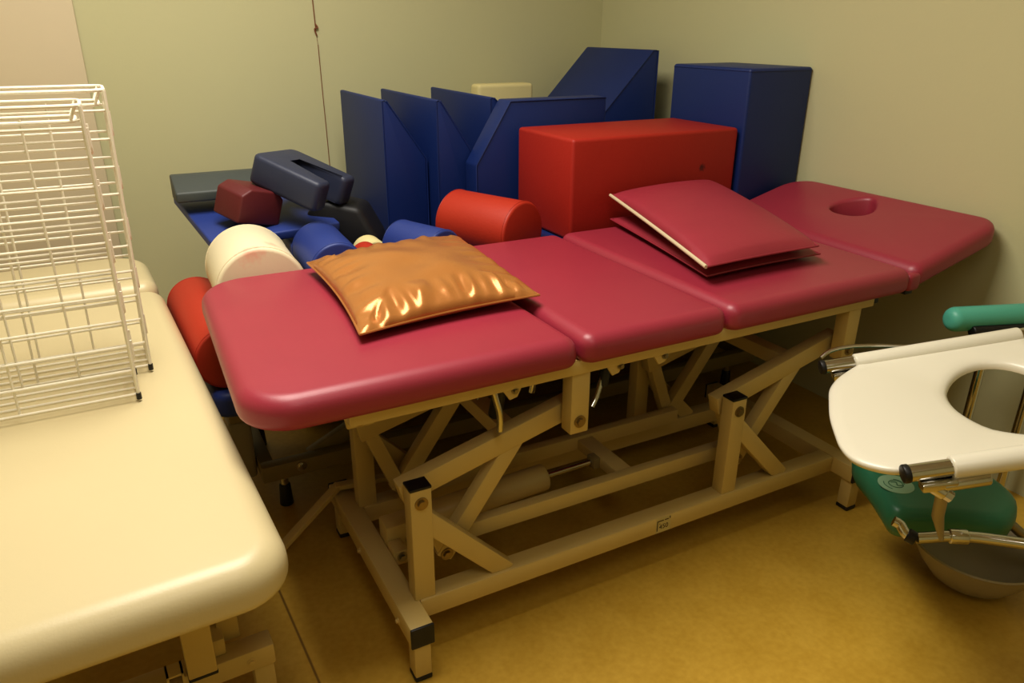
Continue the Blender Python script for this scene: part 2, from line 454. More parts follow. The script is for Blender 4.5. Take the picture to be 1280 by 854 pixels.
# release levers under the frame
def lever(pts, r=.006, grip=None, m=M_CHR):
    bm = nb(); tube(bm, smooth_path(pts), r, 10); l = obj('release_lever', bm, m, T)
    if grip:
        bm = nb(); cyl(bm, grip[0], grip[1], .012, .014, n=16, bev=.004); obj('grip', bm, M_BLKP, l)
lever([(.222,.095,.618),(.228,.09,.585),(.236,.085,.545),(.236,.085,.505)], .0075)
lever([(.135,.18,.618),(.135,.18,.585),(.135,.18,.562)], .006)
lever([(.385,.19,.618),(.380,.19,.56),(.374,.19,.52)], .008)
lever([(.26,.25,.50),(.33,.28,.575),(.43,.30,.60)], .0035)
lever([(.515,.10,.605),(.505,.095,.57),(.485,.085,.530),(.468,.078,.510)], .007, ((.520,.1,.602),(.505,.094,.548)))
bm = nb(); cyl(bm, (.268,.13,.62), (.262,.16,.50), .016, n=18, bev=.004); obj('gas_spring', bm, M_BLKP, T)
for x in (.256,.525,.65):
    bm = nb(); bolt(bm, (x,.055,.610), (0,-1,0), .006, .005); obj('frame_bolt', bm, M_STEEL, T)
for x in (.245,.505,.635):
    bm = nb(); prism(bm, [(x-.018,.617),(x+.03,.617),(x+.018,.593),(x,.589)], 'y', .056, .062, .001, 1); obj('hinge_plate', bm, M_PAINT, T)
# corner bracket at the foot end of the frame
bm = nb(); prism(bm, [(-.092,.616),(.06,.616),(-.035,.575),(-.086,.575)], 'y', .115, .125, .002, 1); pb = obj('pivot_plate', bm, M_PAINT, T)
bm = nb(); bolt(bm, (-.06,.115,.595), (0,-1,0), .012); obj('bolt', bm, M_SCREW, pb)

# ================================================================== PILLOWS
def pillow(bm, c00, c10, c11, c01, h, hb, z=0, n=44, pinch=.045, wr=0., seed=0, bulge=.42):
    """c00..c01 corners (room coords); h height of the top above the seam, hb below"""
    cs = [V(c) for c in (c00,c10,c11,c01)]
    def P(u,v): return cs[0]*(1-u)*(1-v)+cs[1]*u*(1-v)+cs[2]*u*v+cs[3]*(1-u)*v
    ctr = P(.5,.5)
    def pt(i,j,side):
        u, v = i/n, j/n; a, b = 2*u-1, 2*v-1
        p = P(u,v)
        k = pinch*((1-a*a)*abs(b)**3*1.0 + (1-b*b)*abs(a)**3)
        p = p + (ctr-p)*k*(1.6)
        f = max(0,(1-a*a)*(1-b*b))**bulge
        zz = f*(h if side > 0 else -hb)
        if wr and side > 0:
            e = max(0, 1-abs(abs(b)-.82)/.3)*.9 + max(0, 1-abs(abs(a)-.82)/.3)*.55
            w1 = noise.noise(V((u*16+seed, v*3.2, seed)))*e*(1.0 if b < 0 else .4) if abs(b) > abs(a) else noise.noise(V((u*3.2, v*16+seed, 3)))*e*.6
            w2 = noise.noise(V((u*4.5+v*2, v*4.5-u, seed+5)))*.35
            zz += wr*f*(w1*1.6+w2)
        return p+V((0,0,zz))
    top = [[bm.verts.new(pt(i,j,1)) for j in range(n+1)] for i in range(n+1)]
    bot = [[(top[i][j] if i in (0,n) or j in (0,n) else bm.verts.new(pt(i,j,-1))) for j in range(n+1)] for i in range(n+1)]
    for i in range(n):
        for j in range(n):
            bm.faces.new((top[i][j],top[i+1][j],top[i+1][j+1],top[i][j+1]))
            bm.faces.new((bot[i][j],bot[i][j+1],bot[i+1][j+1],bot[i+1][j]))
    return [pt(i,0,1) for i in range(n+1)], [pt(n,j,1) for j in range(n+1)], [pt(n-i,n,1) for i in range(n+1)], [pt(0,n-j,1) for j in range(n+1)]

t = thing('bronze_pillow', 'shiny bronze leatherette pillow lying on the leg section of the burgundy table', 'pillow', (.21,.48,ZT))
bm = nb()
E4 = pillow(bm, (-.020,.205,.733), (.418,.238,.738), (.460,.785,.742), (.006,.725,.742), 0.054, .026, wr=.024, seed=4, pinch=.04, bulge=.4, n=72)
obj('cover', bm, M_BRZ, t, sharp=80)
bm = nb()
tube(bm, sum([e[:-1] for e in (E4[0],E4[1],E4[2],E4[3])], []), .0026, 6, closed=True)
obj('seam_piping', bm, M_BRZ, t)

t = thing('vinyl_cushion', 'flat burgundy vinyl cushion lying directly on the table, under another cushion', 'cushion', (1.16,.52,ZT), 'burgundy vinyl cushions')
bm = nb()
E4 = pillow(bm, (.885,.195,.728), (1.300,.203,.730), (1.425,.795,.736), (1.008,.793,.734), .022, .016, n=40, pinch=.015, bulge=.28)
obj('cover', bm, M_REDP, t, sharp=80)
bm = nb()
tube(bm, sum([e[:-1] for e in (E4[0],E4[1],E4[2],E4[3])], []), .0028, 6, closed=True)
obj('seam_piping', bm, M_REDP, t)
t = thing('vinyl_cushion', 'upper burgundy vinyl cushion with a pale zipper edge, stacked on another cushion', 'cushion', (1.15,.5,.752), 'burgundy vinyl cushions')
bm = nb()
E4 = pillow(bm, (.858,.170,.763), (1.258,.178,.764), (1.412,.79,.824), (1.000,.787,.814), .046, .026, n=40, pinch=.012, bulge=.36)
obj('cover', bm, M_REDP, t, sharp=80)
bm = nb()
tube(bm, E4[0][:-1]+E4[1][:-1]+E4[2], .0028, 6)
obj('seam_piping', bm, M_REDP, t)
bm = nb(); tube(bm, [p+V((-.003,0,0)) for p in E4[3]], .0052, 8); obj('zipper', bm, M_ZIP, t, 'pale zipper tape along the left edge')

# ================================================================== BLUE WIDE TABLE BEHIND (carries the heap)
B = thing('low_treatment_table', 'low wide treatment table with blue pad, behind the burgundy table under the foam heap', 'treatment table', (.8,1.3,0))
obj('pad', slab(nb(), [(-.272,.712),(1.82,.712),(1.82,1.22),(-.272,1.22)], [.05,.05,.05,.05], .35, .42, .02, .015, 5), M_BLUEL, B)
for y in (.79,1.17):
    bm = nb(); box(bm, (-.235,y-.02,.305), (1.78,y+.02,.35), .003); obj('upper_side_rail', bm, M_PAINT_SHADE, B)
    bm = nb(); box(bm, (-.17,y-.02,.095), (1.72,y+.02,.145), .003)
    r_ = obj('base_long_rail', bm, M_PAINT_SHADE, B)
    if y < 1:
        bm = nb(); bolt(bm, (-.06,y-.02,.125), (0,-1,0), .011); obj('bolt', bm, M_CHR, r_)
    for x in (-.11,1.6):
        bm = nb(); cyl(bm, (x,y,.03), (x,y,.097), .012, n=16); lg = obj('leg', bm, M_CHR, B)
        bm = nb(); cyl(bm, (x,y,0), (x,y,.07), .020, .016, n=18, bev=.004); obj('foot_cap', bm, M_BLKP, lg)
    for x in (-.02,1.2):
        bm = nb(); bar(bm, (x,y+.035 if y<1 else y-.035,.12), (x+.40,y+.035 if y<1 else y-.035,.31), .03, .045); obj('lifting_arm', bm, M_PAINT_SHADE, B)
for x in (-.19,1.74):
    bm = nb(); box(bm, (x-.02,.81,.31), (x+.02,1.15,.348), .003); obj('upper_cross_bar', bm, M_PAINT_SHADE, B)
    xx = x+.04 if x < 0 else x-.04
    bm = nb(); box(bm, (xx-.02,.81,.10), (xx+.02,1.15,.14), .003); obj('base_cross_rail', bm, M_PAINT_SHADE, B)
bm = nb(); box(bm, (-.235,.84,.08), (-.172,.95,.27), .012, 3); obj('motor_housing', bm, M_GREY, B)

# ================================================================== FOAM HEAP
GB = 'blue foam positioning blocks'
# base mats
single('foam_mat', prism(nb(), [(.815,.421),(1.235,.421),(1.235,.0),(2.02,.0),(2.02,.600),(.815,.600)], 'x', .048, 1.80, .012, 3), M_BLUE, 'wide blue foam mat lying flat under the heap of rolls and blocks', 'foam mat')
single('foam_slab', box(nb(), (.83,.815,.601), (1.858,1.215,.667), .012, 3), M_BLUE, 'flat blue foam slab under the big red box', 'foam slab')
# red box
bm = nb(); c_, s_ = math.cos(.0175), math.sin(.0175)
t = thing('foam_box', 'large red vinyl foam box lying on its long side beside the tall blue box', 'foam box', (1.2,1.0,.667))
obx = box(nb(), (.872,.824,.668), (1.553,1.178,.990), .012, 4)
obj('cover', obx, M_BOX, t)
# tall blue box
t = thing('foam_box', 'tall upright blue vinyl foam box against the right wall', 'foam box', (1.70,.98,.667))
bm = nb(); obox(bm, (1.711,1.012,.9255), (.302,.396,.515), rz=math.radians(1.0), bev=.010, seg=4); obj('cover', bm, M_BLUE, t)
bm = nb(); Mx = Matrix.Translation((1.711,1.012,.9255)) @ Matrix.Rotation(math.radians(1.0),4,'Z')
tube(bm, [Mx@p for p in round_poly([(-.151,-.198,.248),(.151,-.198,.248),(.151,.198,.248),(-.151,.198,.248)], .012, closed=True)], .0018, 6, closed=True)
obj('seam_piping', bm, M_BLUE, t)
# upright trapezoid blocks
def upright(x0, x1, y0, y1, zc, label, z1=1.075, z0=.601, top=.016, rz=0.):
    t = thing('trapezoid_block', label, 'foam block', ((x0+x1)/2,(y0+y1)/2,z0), GB)
    M = Matrix.Translation((x0,y0,0)) @ Matrix.Rotation(rz,4,'Z') @ Matrix.Translation((-x0,-y0,0))
    obj('cover', prism(nb(), [(x0,z0),(x1,z0),(x1,zc),(x0+top,z1),(x0,z1)], 'y', y0, y1, .006, 3, M), M_BLUE, t)
    bm = nb(); tube(bm, [M@V(p) for p in ((x0+.001,y0,z0+.02),(x0+.001,y0,z1-.003),(x0+top,y0,z1-.003),(x1,y0,zc),(x1,y0,z0+.02))], .0028, 6)
    obj('seam_piping', bm, M_BLUE, t)
upright(.465, .622, 1.405, 1.90, .868, 'upright blue foam block with sloped top, first from the left')
upright(.632, .782, 1.325, 1.90, .868, 'upright blue foam block with sloped top, second from the left')
upright(.850, 1.02, 1.345, 1.90, .93, 'upright blue foam block with sloped top, behind the mirrored one')
t = thing('trapezoid_block', 'blue foam block set crosswise behind the red box, its sloped corner at left', 'foam block', (1.0,1.28,.6), GB)
obj('cover', prism(nb(), [(.735,.601),(1.27,.601),(1.27,1.072),(.868,1.072),(.735,.86)], 'y', 1.225, 1.318, .006, 3), M_BLUE, t)
bm = nb(); tube(bm, [(.735,1.225,.63),(.735,1.225,.86),(.868,1.225,1.070),(1.268,1.225,1.070)], .0028, 6); obj('seam_piping', bm, M_BLUE, t)
single('foam_slab', box(nb(), (1.085,1.925,.601), (1.36,2.01,1.075), .015, 4), M_FOAM, 'pale cream foam slab standing at the wall behind the blue blocks', 'foam slab')
# wedge in the corner
t = thing('foam_wedge', 'big blue foam wedge standing in the far corner, its slope to the left', 'foam wedge', (1.5,1.75,.6))
obj('cover', prism(nb(), [(1.18,.601),(1.715,.601),(1.715,1.222),(1.688,1.222),(1.18,.70)], 'y', 1.50, 2.005, .007, 3), M_BLUE, t)
bm = nb(); tube(bm, [(1.20,1.50,.72),(1.688,1.50,1.220),(1.713,1.50,1.220),(1.713,1.50,.62)], .0028, 6); obj('seam_piping', bm, M_BLUE, t)

# rolls
roll('foam_roll', (-.232,1.25,.506), (-.214,.75,.506), .084, M_ORED, 'red foam roll at the left end of the heap, beside the cream table')
roll('foam_roll', (-.086,1.09,.656), (-.098,.806,.656), .118, M_WHT, 'ivory white foam roll with a pinkish stain, on top of the heap at left')
roll('foam_roll', (.124,1.08,.682), (.110,.806,.682), .079, M_BLUEL, 'blue foam roll right beside the ivory white roll')
roll('foam_roll', (.362,1.01,.680), (.435,.825,.680), .076, M_BLUEL, 'blue foam roll behind the bronze pillow')
roll('foam_roll', (.612,1.14,.703), (.725,.865,.703), .101, M_ORED, 'red foam roll in front of the upright blue blocks')
roll('foam_roll', (.234,.975,.670), (.237,.81,.670), .041, M_ORED, 'small red foam roll peeking out above the bronze pillow')
roll('foam_roll', (.280,1.09,.650), (.280,1.0,.650), .049, M_FOAM, 'small cream foam roll between the two blue rolls')

# sloping blue mat, charcoal wedge, maroon block, navy horseshoe, black bolster
Ms = Matrix.Translation((.01,1.31,.752)) @ Matrix.Rotation(math.radians(9),4,'X') @ Matrix.Rotation(math.radians(7),4,'Z')
single('foam_slab', box(nb(), (-.215,-.20,-.014), (.18,.22,.014), .006, 3, Ms), M_BLUEL, 'thin tilted light blue foam slab under the charcoal wedge and maroon block', 'foam slab')
single('foam_block', box(nb(), (.050,1.10,.601), (.128,1.24,.692), .012, 3), M_BLUEL, 'small blue foam block behind the ivory and blue rolls', 'foam block')
single('foam_wedge', prism(nb(), [(1.30,.808),(1.43,.800),(1.43,.876),(1.40,.875),(1.30,.838)], 'x', -.236, .05, .006, 3), M_CHAR, 'charcoal grey foam wedge on top of the heap at far left', 'foam wedge')
t = thing('foam_block', 'small maroon foam block with a cut corner, leaning under the navy cushion', 'foam block', (-.04,1.22,.76))
Mm = Matrix.Translation((-.044,1.19,.815)) @ Matrix.Rotation(math.radians(24),4,'Z') @ Matrix.Rotation(math.radians(9),4,'X') @ Matrix.Rotation(math.radians(14),4,'Y')
obj('cover', prism(nb(), [(-.075,-.052),(.075,-.052),(.075,.03),(.05,.052),(-.045,.052),(-.075,.03)], 'y', -.062, .062, .007, 3, Mm), M_MAROON, t)
# horseshoe cushion
def horseshoe(bm, L, W, w, h, M, bev=.014):
    """U in plan: base at -x, arms to +x"""
    t = bmesh.new()
    prof = outline([(-L/2,-W/2),(L/2,-W/2),(L/2,-W/2+w),(-L/2+w,-W/2+w),(-L/2+w,W/2-w),(L/2,W/2-w),(L/2,W/2),(-L/2,W/2)], [.03,.02,.02,.0,.0,.02,.02,.03], 4)
    A = [t.verts.new((p.x,p.y,-h/2)) for p in prof]; B = [t.verts.new((p.x,p.y,h/2)) for p in prof]
    t.faces.new(A[::-1]); t.faces.new(B)
    for i in range(len(A)): t.faces.new((A[i],A[(i+1)%len(A)],B[(i+1)%len(A)],B[i]))
    es = [e for e in t.edges if abs(e.verts[0].co.z-e.verts[1].co.z) < 1e-6]
    bmesh.ops.bevel(t, geom=es, offset=bev, segments=3, profile=.5, affect='EDGES')
    bmesh.ops.transform(t, matrix=M, verts=t.verts); merge(bm, t); return bm
Mh = Matrix.Translation((.124,1.195,.870)) @ Matrix.Rotation(math.radians(-48),4,'Z') @ Matrix.Rotation(math.radians(19),4,'Y') @ Matrix.Rotation(math.radians(-4),4,'X')
single('horseshoe_cushion', horseshoe(nb(), .245, .215, .068, .092, Mh), M_NAVY, 'navy blue horseshoe shaped cushion lying on top of the heap', 'cushion')
Mb = Matrix.Translation((.262,1.225,.70)) @ Matrix.Rotation(math.radians(-30),4,'Z')
single('foam_block', prism(nb(), [(-.115,-.098),(.115,-.098),(.115,-.03),(.06,.075),(-.05,.098),(-.115,.06)], 'y', -.075, .075, .02, 4, Mb), M_BLK, 'black foam block in shadow below the navy horseshoe cushion', 'foam block')

# ================================================================== CREAM TABLE AT LEFT
K = thing('cream_treatment_table', 'cream padded treatment table at the left, under the white wire racks', 'treatment table', (-.6,.6,0))
rot = Matrix.Translation((-.29,.2,0)) @ Matrix.Rotation(math.radians(2.2),4,'Z') @ Matrix.Translation((.29,-.2,0))
def rk(bm): bmesh.ops.transform(bm, matrix=rot, verts=bm.verts); return bm
obj('pad', rk(slab(nb(), [(-1.0,-.235),(-.284,-.235),(-.284,1.225),(-1.0,1.225)], [.10,.085,.03,.03], .502, .582, .045, .022, 8, crown=.004)), M_CRM, K)
obj('head_section', rk(slab(nb(), [(-1.0,1.232),(-.290,1.232),(-.290,1.60),(-1.0,1.60)], [.03,.03,.12,.12], .512, .596, .04, .02, 8, crown=.004)), M_CRM, K)
for x in (-.34,-.92):
    bm = nb(); box(bm, (x-.02,-.12,.465), (x+.02,1.45,.503), .003); obj('upper_side_rail', rk(bm), M_PAINT, K)
for y in (-.1,.9,1.4):
    bm = nb(); box(bm, (-.90,y-.018,.467), (-.36,y+.018,.500), .003); obj('upper_cross_bar', rk(bm), M_PAINT, K)
for y in (.105,1.05):
    bm = nb(); box(bm, (-.88,y-.025,.10), (-.288,y+.025,.15), .004)
    if y < 1: bolt(bm, (-.335,y-.025,.125), (0,-1,0), .007, .003); 
    s = obj('base_cross_rail', rk(bm), M_PAINT, K)
    for x in (-.312,-.855):
        bm = nb(); box(bm, (x-.02,y-.02,.012), (x+.02,y+.02,.102), .003); lg = obj('leg', rk(bm), M_PAINT, K)
        bm = nb(); box(bm, (x-.021,y-.021,0), (x+.021,y+.021,.013), .003); obj('foot_cap', rk(bm), M_BLKP, lg)
for x in (-.402,-.78):
    bm = nb(); box(bm, (x-.026,.10,.1505), (x+.026,1.06,.19), .003); obj('base_long_rail', rk(bm), M_PAINT, K)
    for y in (.056,):
        bm = nb(); box(bm, (x-.051,y-.02,.176), (x+.001,y+.02,.47), .003); pp = obj('post', rk(bm), M_PAINT, K)
        bm = nb(); box(bm, (x-.0515,y-.0205,.170), (x+.0015,y+.0205,.1765), .002); obj('post_cap', rk(bm), M_BLKP, pp)
    bm = nb(); box(bm, (x+.018,.135,.15), (x+.060,.175,.47), .003); obj('post', rk(bm), M_PAINT, K)
# open square tube stub beside the post
def sqtube(bm, c, w, th, y0, y1):
    x, z = c; h = w/2
    for lo, hi in (((x-h,z-h),(x+h,z-h+th)),((x-h,z+h-th),(x+h,z+h)),((x-h,z-h),(x-h+th,z+h)),((x+h-th,z-h),(x+h,z+h))):
        box(bm, (lo[0],y0,lo[1]), (hi[0],y1,hi[1]))
    return bm
obj('tube_stub', rk(sqtube(nb(), (-.474,.178), .03, .004, .045, .079)), M_PAINT, K)
bm = nb(); box(bm, (-.62,.2,.2), (-.53,.32,.33), .01, 3); obj('motor_housing', rk(bm), M_GREY, K)

# ================================================================== WIRE RACKS (stacked upright on the cream table)
def wire_rack(x0, x1, y0, y1, z0, z1, n, label, lean=0.):
    t = thing('wire_rack', label, 'wire rack', ((x0+x1)/2,(y0+y1)/2,z0), 'white wire racks')
    lx = lambda z: (z-z0)*lean
    r = .0027
    # rounded rim at the top: two heavier loops joined at the corners
    bm = nb()
    for dz, ins in ((0,0),(-.028,.012)):
        z = z1+dz
        tube(bm, round_poly([(x0+ins,y0+ins,z),(x1-ins+lx(z),y0+ins,z),(x1-ins+lx(z),y1-ins,z),(x0+ins,y1-ins,z)], .03, 5, closed=True), .0034, 8, closed=True)
    for x,y,ix,iy in ((x1+lx(z1),y0,-1,1),(x1+lx(z1),y1,-1,-1)):
        tube(bm, [(x+ix*.008,y+iy*.008,z1),(x+ix*.020,y+iy*.020,z1-.028)], .0028, 6)
    obj('rim', bm, M_WIRE, t)
    def wire(name, pts, rr, n_=7, m=M_WIRE):
        bm = nb(); tube(bm, pts, rr, n_); obj(name, bm, m, t)
    for k in range(n):                                   # cross wires bend round the corners
        z = z0+.012+(z1-.05-z0)*k/(n-1); X = x1+lx(z)
        wire('cross_wire', round_poly([(x0,y0,z),(X,y0,z),(X,y1,z),(x0,y1,z)], .012, 4), r)
    nx = 4
    for k in range(nx+1):
        x = x0+(x1-x0)*k/nx
        for y in (y0,y1):
            if y == y0 and k % 2 == 1: continue
            yy = y+(.003 if y==y0 else -.003)
            wire('upright_wire', [(x,yy,z0+.012),(x+lx(z1-.03),yy,z1-.03)], r, 6)
    for k in range(1,4):
        y = y0+(y1-y0)*k/4
        wire('upright_wire', [(x1-.003,y,z0+.012),(x1-.003+lx(z1-.03),y,z1-.03)], r*.85, 6)
        wire('bottom_wire', [(x0,y,z0+.012),(x1,y,z0+.012)], r, 6)
    for y in (y0,y1):
        wire('corner_wire', [(x1,y,z0+.002),(x1+lx(z1),y,z1)], .0034)
    for k in range(1, n, 2):                             # U-shaped end hooks on the right side
        z = z0+.012+(z1-.05-z0)*k/(n-1); X = x1+lx(z)+.004; dzz = (z1-z0)/n
        ym = (y0+y1)/2
        wire('end_hook', round_poly([(X,ym-.02,z+dzz*.9),(X,ym-.02,z),(X,y1-.02,z),(X,y1-.02,z+dzz*.9)], .016, 4), r*1.2)
    for y in (y0,y1):
        wire('rubber_tip', [(x1,y,z0),(x1+lx(z0+.014),y,z0+.014)], .0052, 8, M_BLKP)
        wire('rubber_tip', [(x0,y,z0),(x0,y,z0+.014)], .0052, 8, M_BLKP)
    return t
ZR = .5875
wire_rack(-.86, -.436, .425, .560, ZR, 1.175, 11, 'white wire rack standing on the cream table, nearer of the two')
wire_rack(-.84, -.402, .572, .710, ZR, 1.19, 11, 'white wire rack standing on the cream table, farther of the two', .02)

# ================================================================== WHITE SHOWER CHAIR AT RIGHT
O = V((.956,-.13,.60)); L_ = V((-.24,-.40,0)).normalized(); F_ = V((.40,-.24,.1)).normalized(); N_ = L_.cross(F_).normalized()
if N_.z < 0: N_ = -N_
def W(s,t,n=0): return O+F_*s+L_*t+N_*n
S = thing('shower_chair', 'white plastic shower chair seat with cut-out on chrome tube frame, at the right', 'chair', (1.1,-.5,0))
# seat: outline in (s,t)
ol = [V(p) for p in [(.07,.028),(.04,.05),(.006,.08),(-.022,.12),(-.040,.17),(-.058,.23),(-.070,.295),(-.076,.345),(-.070,.39),(-.045,.425),(-.005,.447),(.07,.450),(.2,.450),(.40,.445),(.43,.40),(.43,.06),(.40,.02),(.2,.022)]]
pts = [V((p.x,p.y)) for p in smooth_path([(q.x,q.y,0) for q in ol]+[(ol[0].x,ol[0].y,0)], 4)][:-1]
pts = [V((p[0],p[1])) for p in pts]
area = sum(pts[i].x*pts[(i+1)%len(pts)].y-pts[(i+1)%len(pts)].x*pts[i].y for i in range(len(pts)))
if area < 0: pts.reverse()
hole2 = [V((.300+.108*math.cos(a)*(1-.12*math.cos(a)), .243+.150*math.sin(a))) for a in [2*math.pi*k/48 for k in range(48)]]
bm = nb(); th = .020
prof = [(.010,-th),(.003,-th*.8),(0,-th*.5),(0,-th*.2),(.003,-.002),(.010,.001),(.03,.0)]
def dish(p): # the seat dips towards the opening
    d = (p-V((.278,.243))); k = max(0, 1-(max(abs(d.x)/.2, abs(d.y)/.22)))
    return -.018*min(1,k*1.6)
rings = [[bm.verts.new(W(q.x,q.y,z+dish(q))) for q in inset2(pts,i_)] for i_,z in prof]
n_ = len(pts)
for k in range(len(rings)-1):
    for i in range(n_): bm.faces.new((rings[k][i],rings[k][(i+1)%n_],rings[k+1][(i+1)%n_],rings[k+1][i]))
hr = [[bm.verts.new(W(q.x,q.y,z+dish(q))) for q in inset2(hole2,i_)] for i_,z in ((-.03,0),(-.016,-.001),(-.006,-.004),(0,-.010),(0,-th))]
h_ = len(hole2)
for k in range(len(hr)-1):
    for i in range(h_): bm.faces.new((hr[k][i],hr[k][(i+1)%h_],hr[k+1][(i+1)%h_],hr[k+1][i]))
lp = lambda r: [bm.edges.get((r[i],r[(i+1)%len(r)])) for i in range(len(r))]
bmesh.ops.triangle_fill(bm, use_beauty=True, edges=lp(rings[-1])+lp(hr[0]))
bmesh.ops.triangle_fill(bm, use_beauty=True, edges=lp(rings[0])+lp(hr[-1]))
# sleeves that clip over the side tubes
seat = obj('seat', bm, M_WPL, S, sharp=60)
for t_ in (.016,.458):
    bm = nb(); cyl(bm, W(.066 if t_ < .1 else .070,t_,-.004), W(.42,t_,-.004), .0205, n=24, bev=.004); obj('tube_sleeve', bm, M_WPL, seat)
for t_, s0 in ((.012,.0),(.458,-.002)):
    bm = nb(); cyl(bm, W(s0,t_,-.004), W(.50,t_,-.004), .0155, n=24); tb = obj('side_tube', bm, M_CHR, S)
    bm = nb(); cyl(bm, W(s0-.008,t_,-.004), W(s0+.004,t_,-.004), .0168, n=24, bev=.003); obj('tube_plug', bm, M_BLKP, tb)
    bm = nb(); bar(bm, W(.015,t_+.012,-.026), W(.075,t_+.012,-.026), .022, .016); obj('clamp', bm, M_CHR, tb)
# upper curved chrome bow behind the top tube, joint under the lower tube
bm = nb(); tube(bm, smooth_path([W(.0,-.004,.012),(W(.03,-.014,.022)),W(.09,-.018,.02),W(.2,-.015,.0)]), .0045, 8); obj('spring_clip', bm, M_CHR, S)
bm = nb(); cyl(bm, W(.035,.462,-.03), W(.055,.475,-.045), .013, n=20, bev=.003); cyl(bm, W(.055,.475,-.045), W(.063,.48,-.051), .010, n=6)
cyl(bm, W(.05,.47,-.03), W(.13,.468,-.03), .012, n=18, bev=.003); obj('joint', bm, M_CHR, S)
# chrome legs and back frame (run out of the photo to the right)
def U(*p): return V(p)
legs = [[W(.50,.012,-.004), W(.55,.012,-.03), U(1.45,-.44,.45), U(1.52,-.54,.02)],
        [W(.50,.458,-.004), W(.55,.458,-.03), U(1.185,-.83,.45), U(1.15,-.88,.02)]]
for pth in legs:
    bm = nb(); tube(bm, round_poly(pth, .05, 6), .0145, 14); lg = obj('leg', bm, M_CHR, S)
    e = pth[-1]; bm = nb(); cyl(bm, (e.x,e.y,0), (e.x,e.y,.035), .021, .018, n=18, bev=.004); obj('foot_cap', bm, M_BLKP, lg)
pA = W(.045,.452,-.03)
lowA, lowB = U(.972,-.372,.302), U(1.20,-.62,.30)
bm = nb(); tube(bm, [W(.055,.46,-.045), W(.06,.452,-.06), U(.948,-.47,.40), U(.975,-.475,.335)], [.006,.011,.012,.005], 10); obj('strap', bm, M_GREY, S)
# lower tube: curved capped end, a joint, then running right to the rear leg
bm = nb(); tube(bm, smooth_path([U(.965,-.352,.312),U(.975,-.365,.306),U(.985,-.385,.30),U(.992,-.405,.298)]), [.010]*7+[.013]*6+[.013]*6, 14) if False else tube(bm, smooth_path([U(.985,-.362,.305),U(.992,-.374,.300),U(.990,-.390,.290),U(.992,-.402,.285)]), .0115, 14)
lt = obj('footrest_hook', bm, M_CHR, S)
bm = nb(); cyl(bm, U(.990,-.395,.289), U(.998,-.412,.284), .0155, n=18, bev=.003); obj('hook_plug', bm, M_BLKP, lt)
bm = nb(); tube(bm, smooth_path([U(1.0,-.412,.287),U(1.02,-.425,.29),U(1.06,-.45,.296),U(1.12,-.50,.30),U(1.19,-.60,.31),U(1.20,-.74,.32),U(1.178,-.84,.325)]), .0125, 14)
obj('lower_tube', bm, M_CHR, S)
bm = nb(); cyl(bm, U(1.055,-.447,.296), U(1.085,-.470,.298), .0165, n=20, bev=.003); obj('tube_collar', bm, M_CHR, S)
bm = nb(); cyl(bm, U(1.474,-.475,.30), U(1.175,-.845,.30), .011, n=14); obj('rear_stretcher', bm, M_CHR, S)
# a cross tube seen through the cut-out
bm = nb(); cyl(bm, U(1.448,-.44,.455), U(1.190,-.825,.455), .012, n=14); obj('cross_tube', bm, M_CHR, S)
# teal arm pad of the chair on its chrome post

# ================================================================== GREEN SEAT BELOW
G = thing('green_chair', 'green plastic chair seat with a round printed emblem, under the white shower chair seat', 'chair', (1.25,-.35,0))
gc = V((1.275,-.335,.0)); 
def gz(x,y): return .02*((x-1.12)*1.0)
bm = nb()
gol = [(1.125,-.150),(1.095,-.210),(1.055,-.275),(1.028,-.318),(1.03,-.350),(1.065,-.378),(1.13,-.415),(1.22,-.48),(1.34,-.42),(1.37,-.26),(1.28,-.14),(1.17,-.115)]
gp = smooth_path([(a,b,0) for a,b in gol]+[(gol[0][0],gol[0][1],0)], 5)[:-1]
gp = [V((p.x,p.y)) for p in gp]
ar = sum(gp[i].x*gp[(i+1)%len(gp)].y-gp[(i+1)%len(gp)].x*gp[i].y for i in range(len(gp)))
if ar < 0: gp.reverse()
prof = [(.028,.225),(.014,.231),(.004,.250),(0,.275),(.004,.296),(.014,.305),(.028,.3085)]
rings = [[bm.verts.new((q.x,q.y,z)) for q in inset2(gp,i_)] for i_,z in prof]
n_ = len(gp)
for k in range(len(rings)-1):
    for i in range(n_): bm.faces.new((rings[k][i],rings[k][(i+1)%n_],rings[k+1][(i+1)%n_],rings[k+1][i]))
bm.faces.new(rings[0][::-1]); bm.faces.new(rings[-1])
gs = obj('seat', bm, M_GRN, G, sharp=60)
ec = V((1.112,-.272,.3085))
bm = nb(); cyl(bm, ec, ec+V((0,0,.0012)), .040, n=40); em = obj('emblem', bm, M_EMB, gs, 'pale round emblem printed on the green seat')
bm = nb()
for rr in (.016,): tube(bm, [ec+V((rr*math.cos(a),rr*math.sin(a),.0013)) for a in [2*math.pi*k/24 for k in range(24)]], .0012, 6, closed=True)
tube(bm, smooth_path([ec+V((-.004,.012,.0015)),ec+V((.006,.004,.0015)),ec+V((-.002,-.006,.0015)),ec+V((.008,-.012,.0015))]), .0013, 6)
tube(bm, [ec+V((.020*math.cos(a),.020*math.sin(a),.0013)) for a in [-.6+k*.12 for k in range(14)]], .0010, 6)
tube(bm, [ec+V((.027*math.cos(a),.027*math.sin(a),.0013)) for a in [2.2+k*.12 for k in range(12)]], .0010, 6)
obj('emblem_lines', bm, M_EMB2, em)
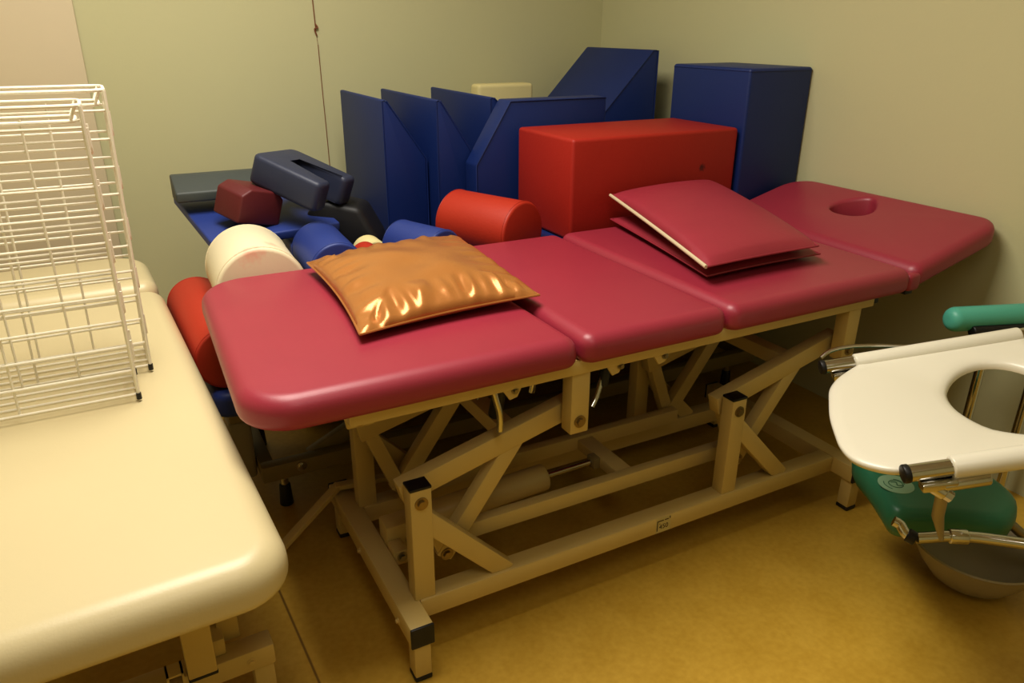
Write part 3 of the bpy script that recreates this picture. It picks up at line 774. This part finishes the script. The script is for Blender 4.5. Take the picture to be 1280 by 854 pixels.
for (x,y,dx,dy) in ((1.33,-.20,.16,.02),(1.32,-.42,.21,-.19),(1.24,-.14,.33,.06)):
    bm = nb(); tube(bm, [U(x,y,.24),U(x+dx,y+dy,.012)], .012, 12); lg = obj('leg', bm, M_STEEL, G)
    bm = nb(); cyl(bm, U(x+dx,y+dy,0), U(x+dx,y+dy,.02), .018, n=16, bev=.004); obj('foot_cap', bm, M_BLKP, lg)
# ================================================================== GREY FOOTPLATE + TEAL BACK PAD
FP = thing('grey_bucket', 'grey plastic commode bucket on the floor at the right edge, below the green chair seat', 'bucket', (1.352,-.37,0))
bm = nb()
P = []
cx, cyy = 1.352,-.37
for rr, z in ((.045,.0),(.062,.004),(.095,.025),(.122,.06),(.140,.095),(.147,.110),(.150,.114),(.147,.118),(.138,.105),(.118,.062),(.092,.030),(.058,.010),(.0,.010)):
    P.append((rr,z))
rings = [[bm.verts.new((cx+rr*math.cos(2*math.pi*k/40), cyy+rr*math.sin(2*math.pi*k/40), z)) for k in range(40)] for rr,z in P[:-1]]
for k in range(len(rings)-1):
    for i in range(40): bm.faces.new((rings[k][i],rings[k][(i+1)%40],rings[k+1][(i+1)%40],rings[k+1][i]))
bm.faces.new(rings[0][::-1]); bm.faces.new(rings[-1])
obj('bowl', bm, M_GREY, FP, sharp=60)

TB = thing('teal_chair', 'teal topped chair by the right wall, mostly hidden by the white shower chair', 'chair', (1.62,-.12,0))
bm = nb(); cyl(bm, (1.520,-.062,.585), (1.82,-.17,.585), .034, n=28, bev=.024, bseg=5); obj('arm_pad', bm, M_TEAL, TB)
bm = nb(); cyl(bm, (1.560,-.110,.560), (1.82,-.205,.560), .016, n=20, bev=.004); obj('arm_tube', bm, M_BLKP, TB)
for x,y in ((1.63,-.12),(1.79,-.18)):
    bm = nb(); tube(bm, [U(x,y,.57),U(x,y,.02)], .0125, 12); lg = obj('leg', bm, M_CHR, TB)
    bm = nb(); cyl(bm, (x,y,0), (x,y,.03), .018, n=16, bev=.004); obj('foot_cap', bm, M_BLKP, lg)

# ================================================================== LIGHT
def area(name, loc, sx, sy, power, rgb, rot=(0,0,0)):
    l = bpy.data.lights.new(name, 'AREA'); l.shape = 'RECTANGLE'; l.size = sx; l.size_y = sy; l.energy = power; l.color = rgb
    o = bpy.data.objects.new(name, l); COL.objects.link(o); o.location = loc; o.rotation_euler = rot
    return o
area('lamp_and_fill', (-.15,.45,ZC-.03), .9, 1.3, 58, (1,.95,.85))
area('lamp_and_fill', (-.2,-1.5,ZC-.03), .6, 1.3, 9, (1,.95,.85))  # unseen fill light, added behind the camera to brighten the front
w = bpy.data.worlds.new('World'); sc.world = w; w.use_nodes = True
w.node_tree.nodes['Background'].inputs[0].default_value = (.9,.85,.7,1); w.node_tree.nodes['Background'].inputs[1].default_value = .17

# ================================================================== CAMERA
cam = bpy.data.cameras.new('camera'); co = bpy.data.objects.new('camera', cam); COL.objects.link(co)
co.location = (-.4244,-1.1922,1.3117); co.rotation_euler = tuple(math.radians(a) for a in (67.4113,-.3023,-28.2177))
cam.sensor_width = 36; cam.sensor_fit = 'HORIZONTAL'; cam.lens = 948.95*36/1280; cam.clip_start = .02
sc.camera = co
sc.view_settings.view_transform = 'Standard'; sc.view_settings.look = 'None'; sc.view_settings.exposure = .12; sc.view_settings.gamma = .9
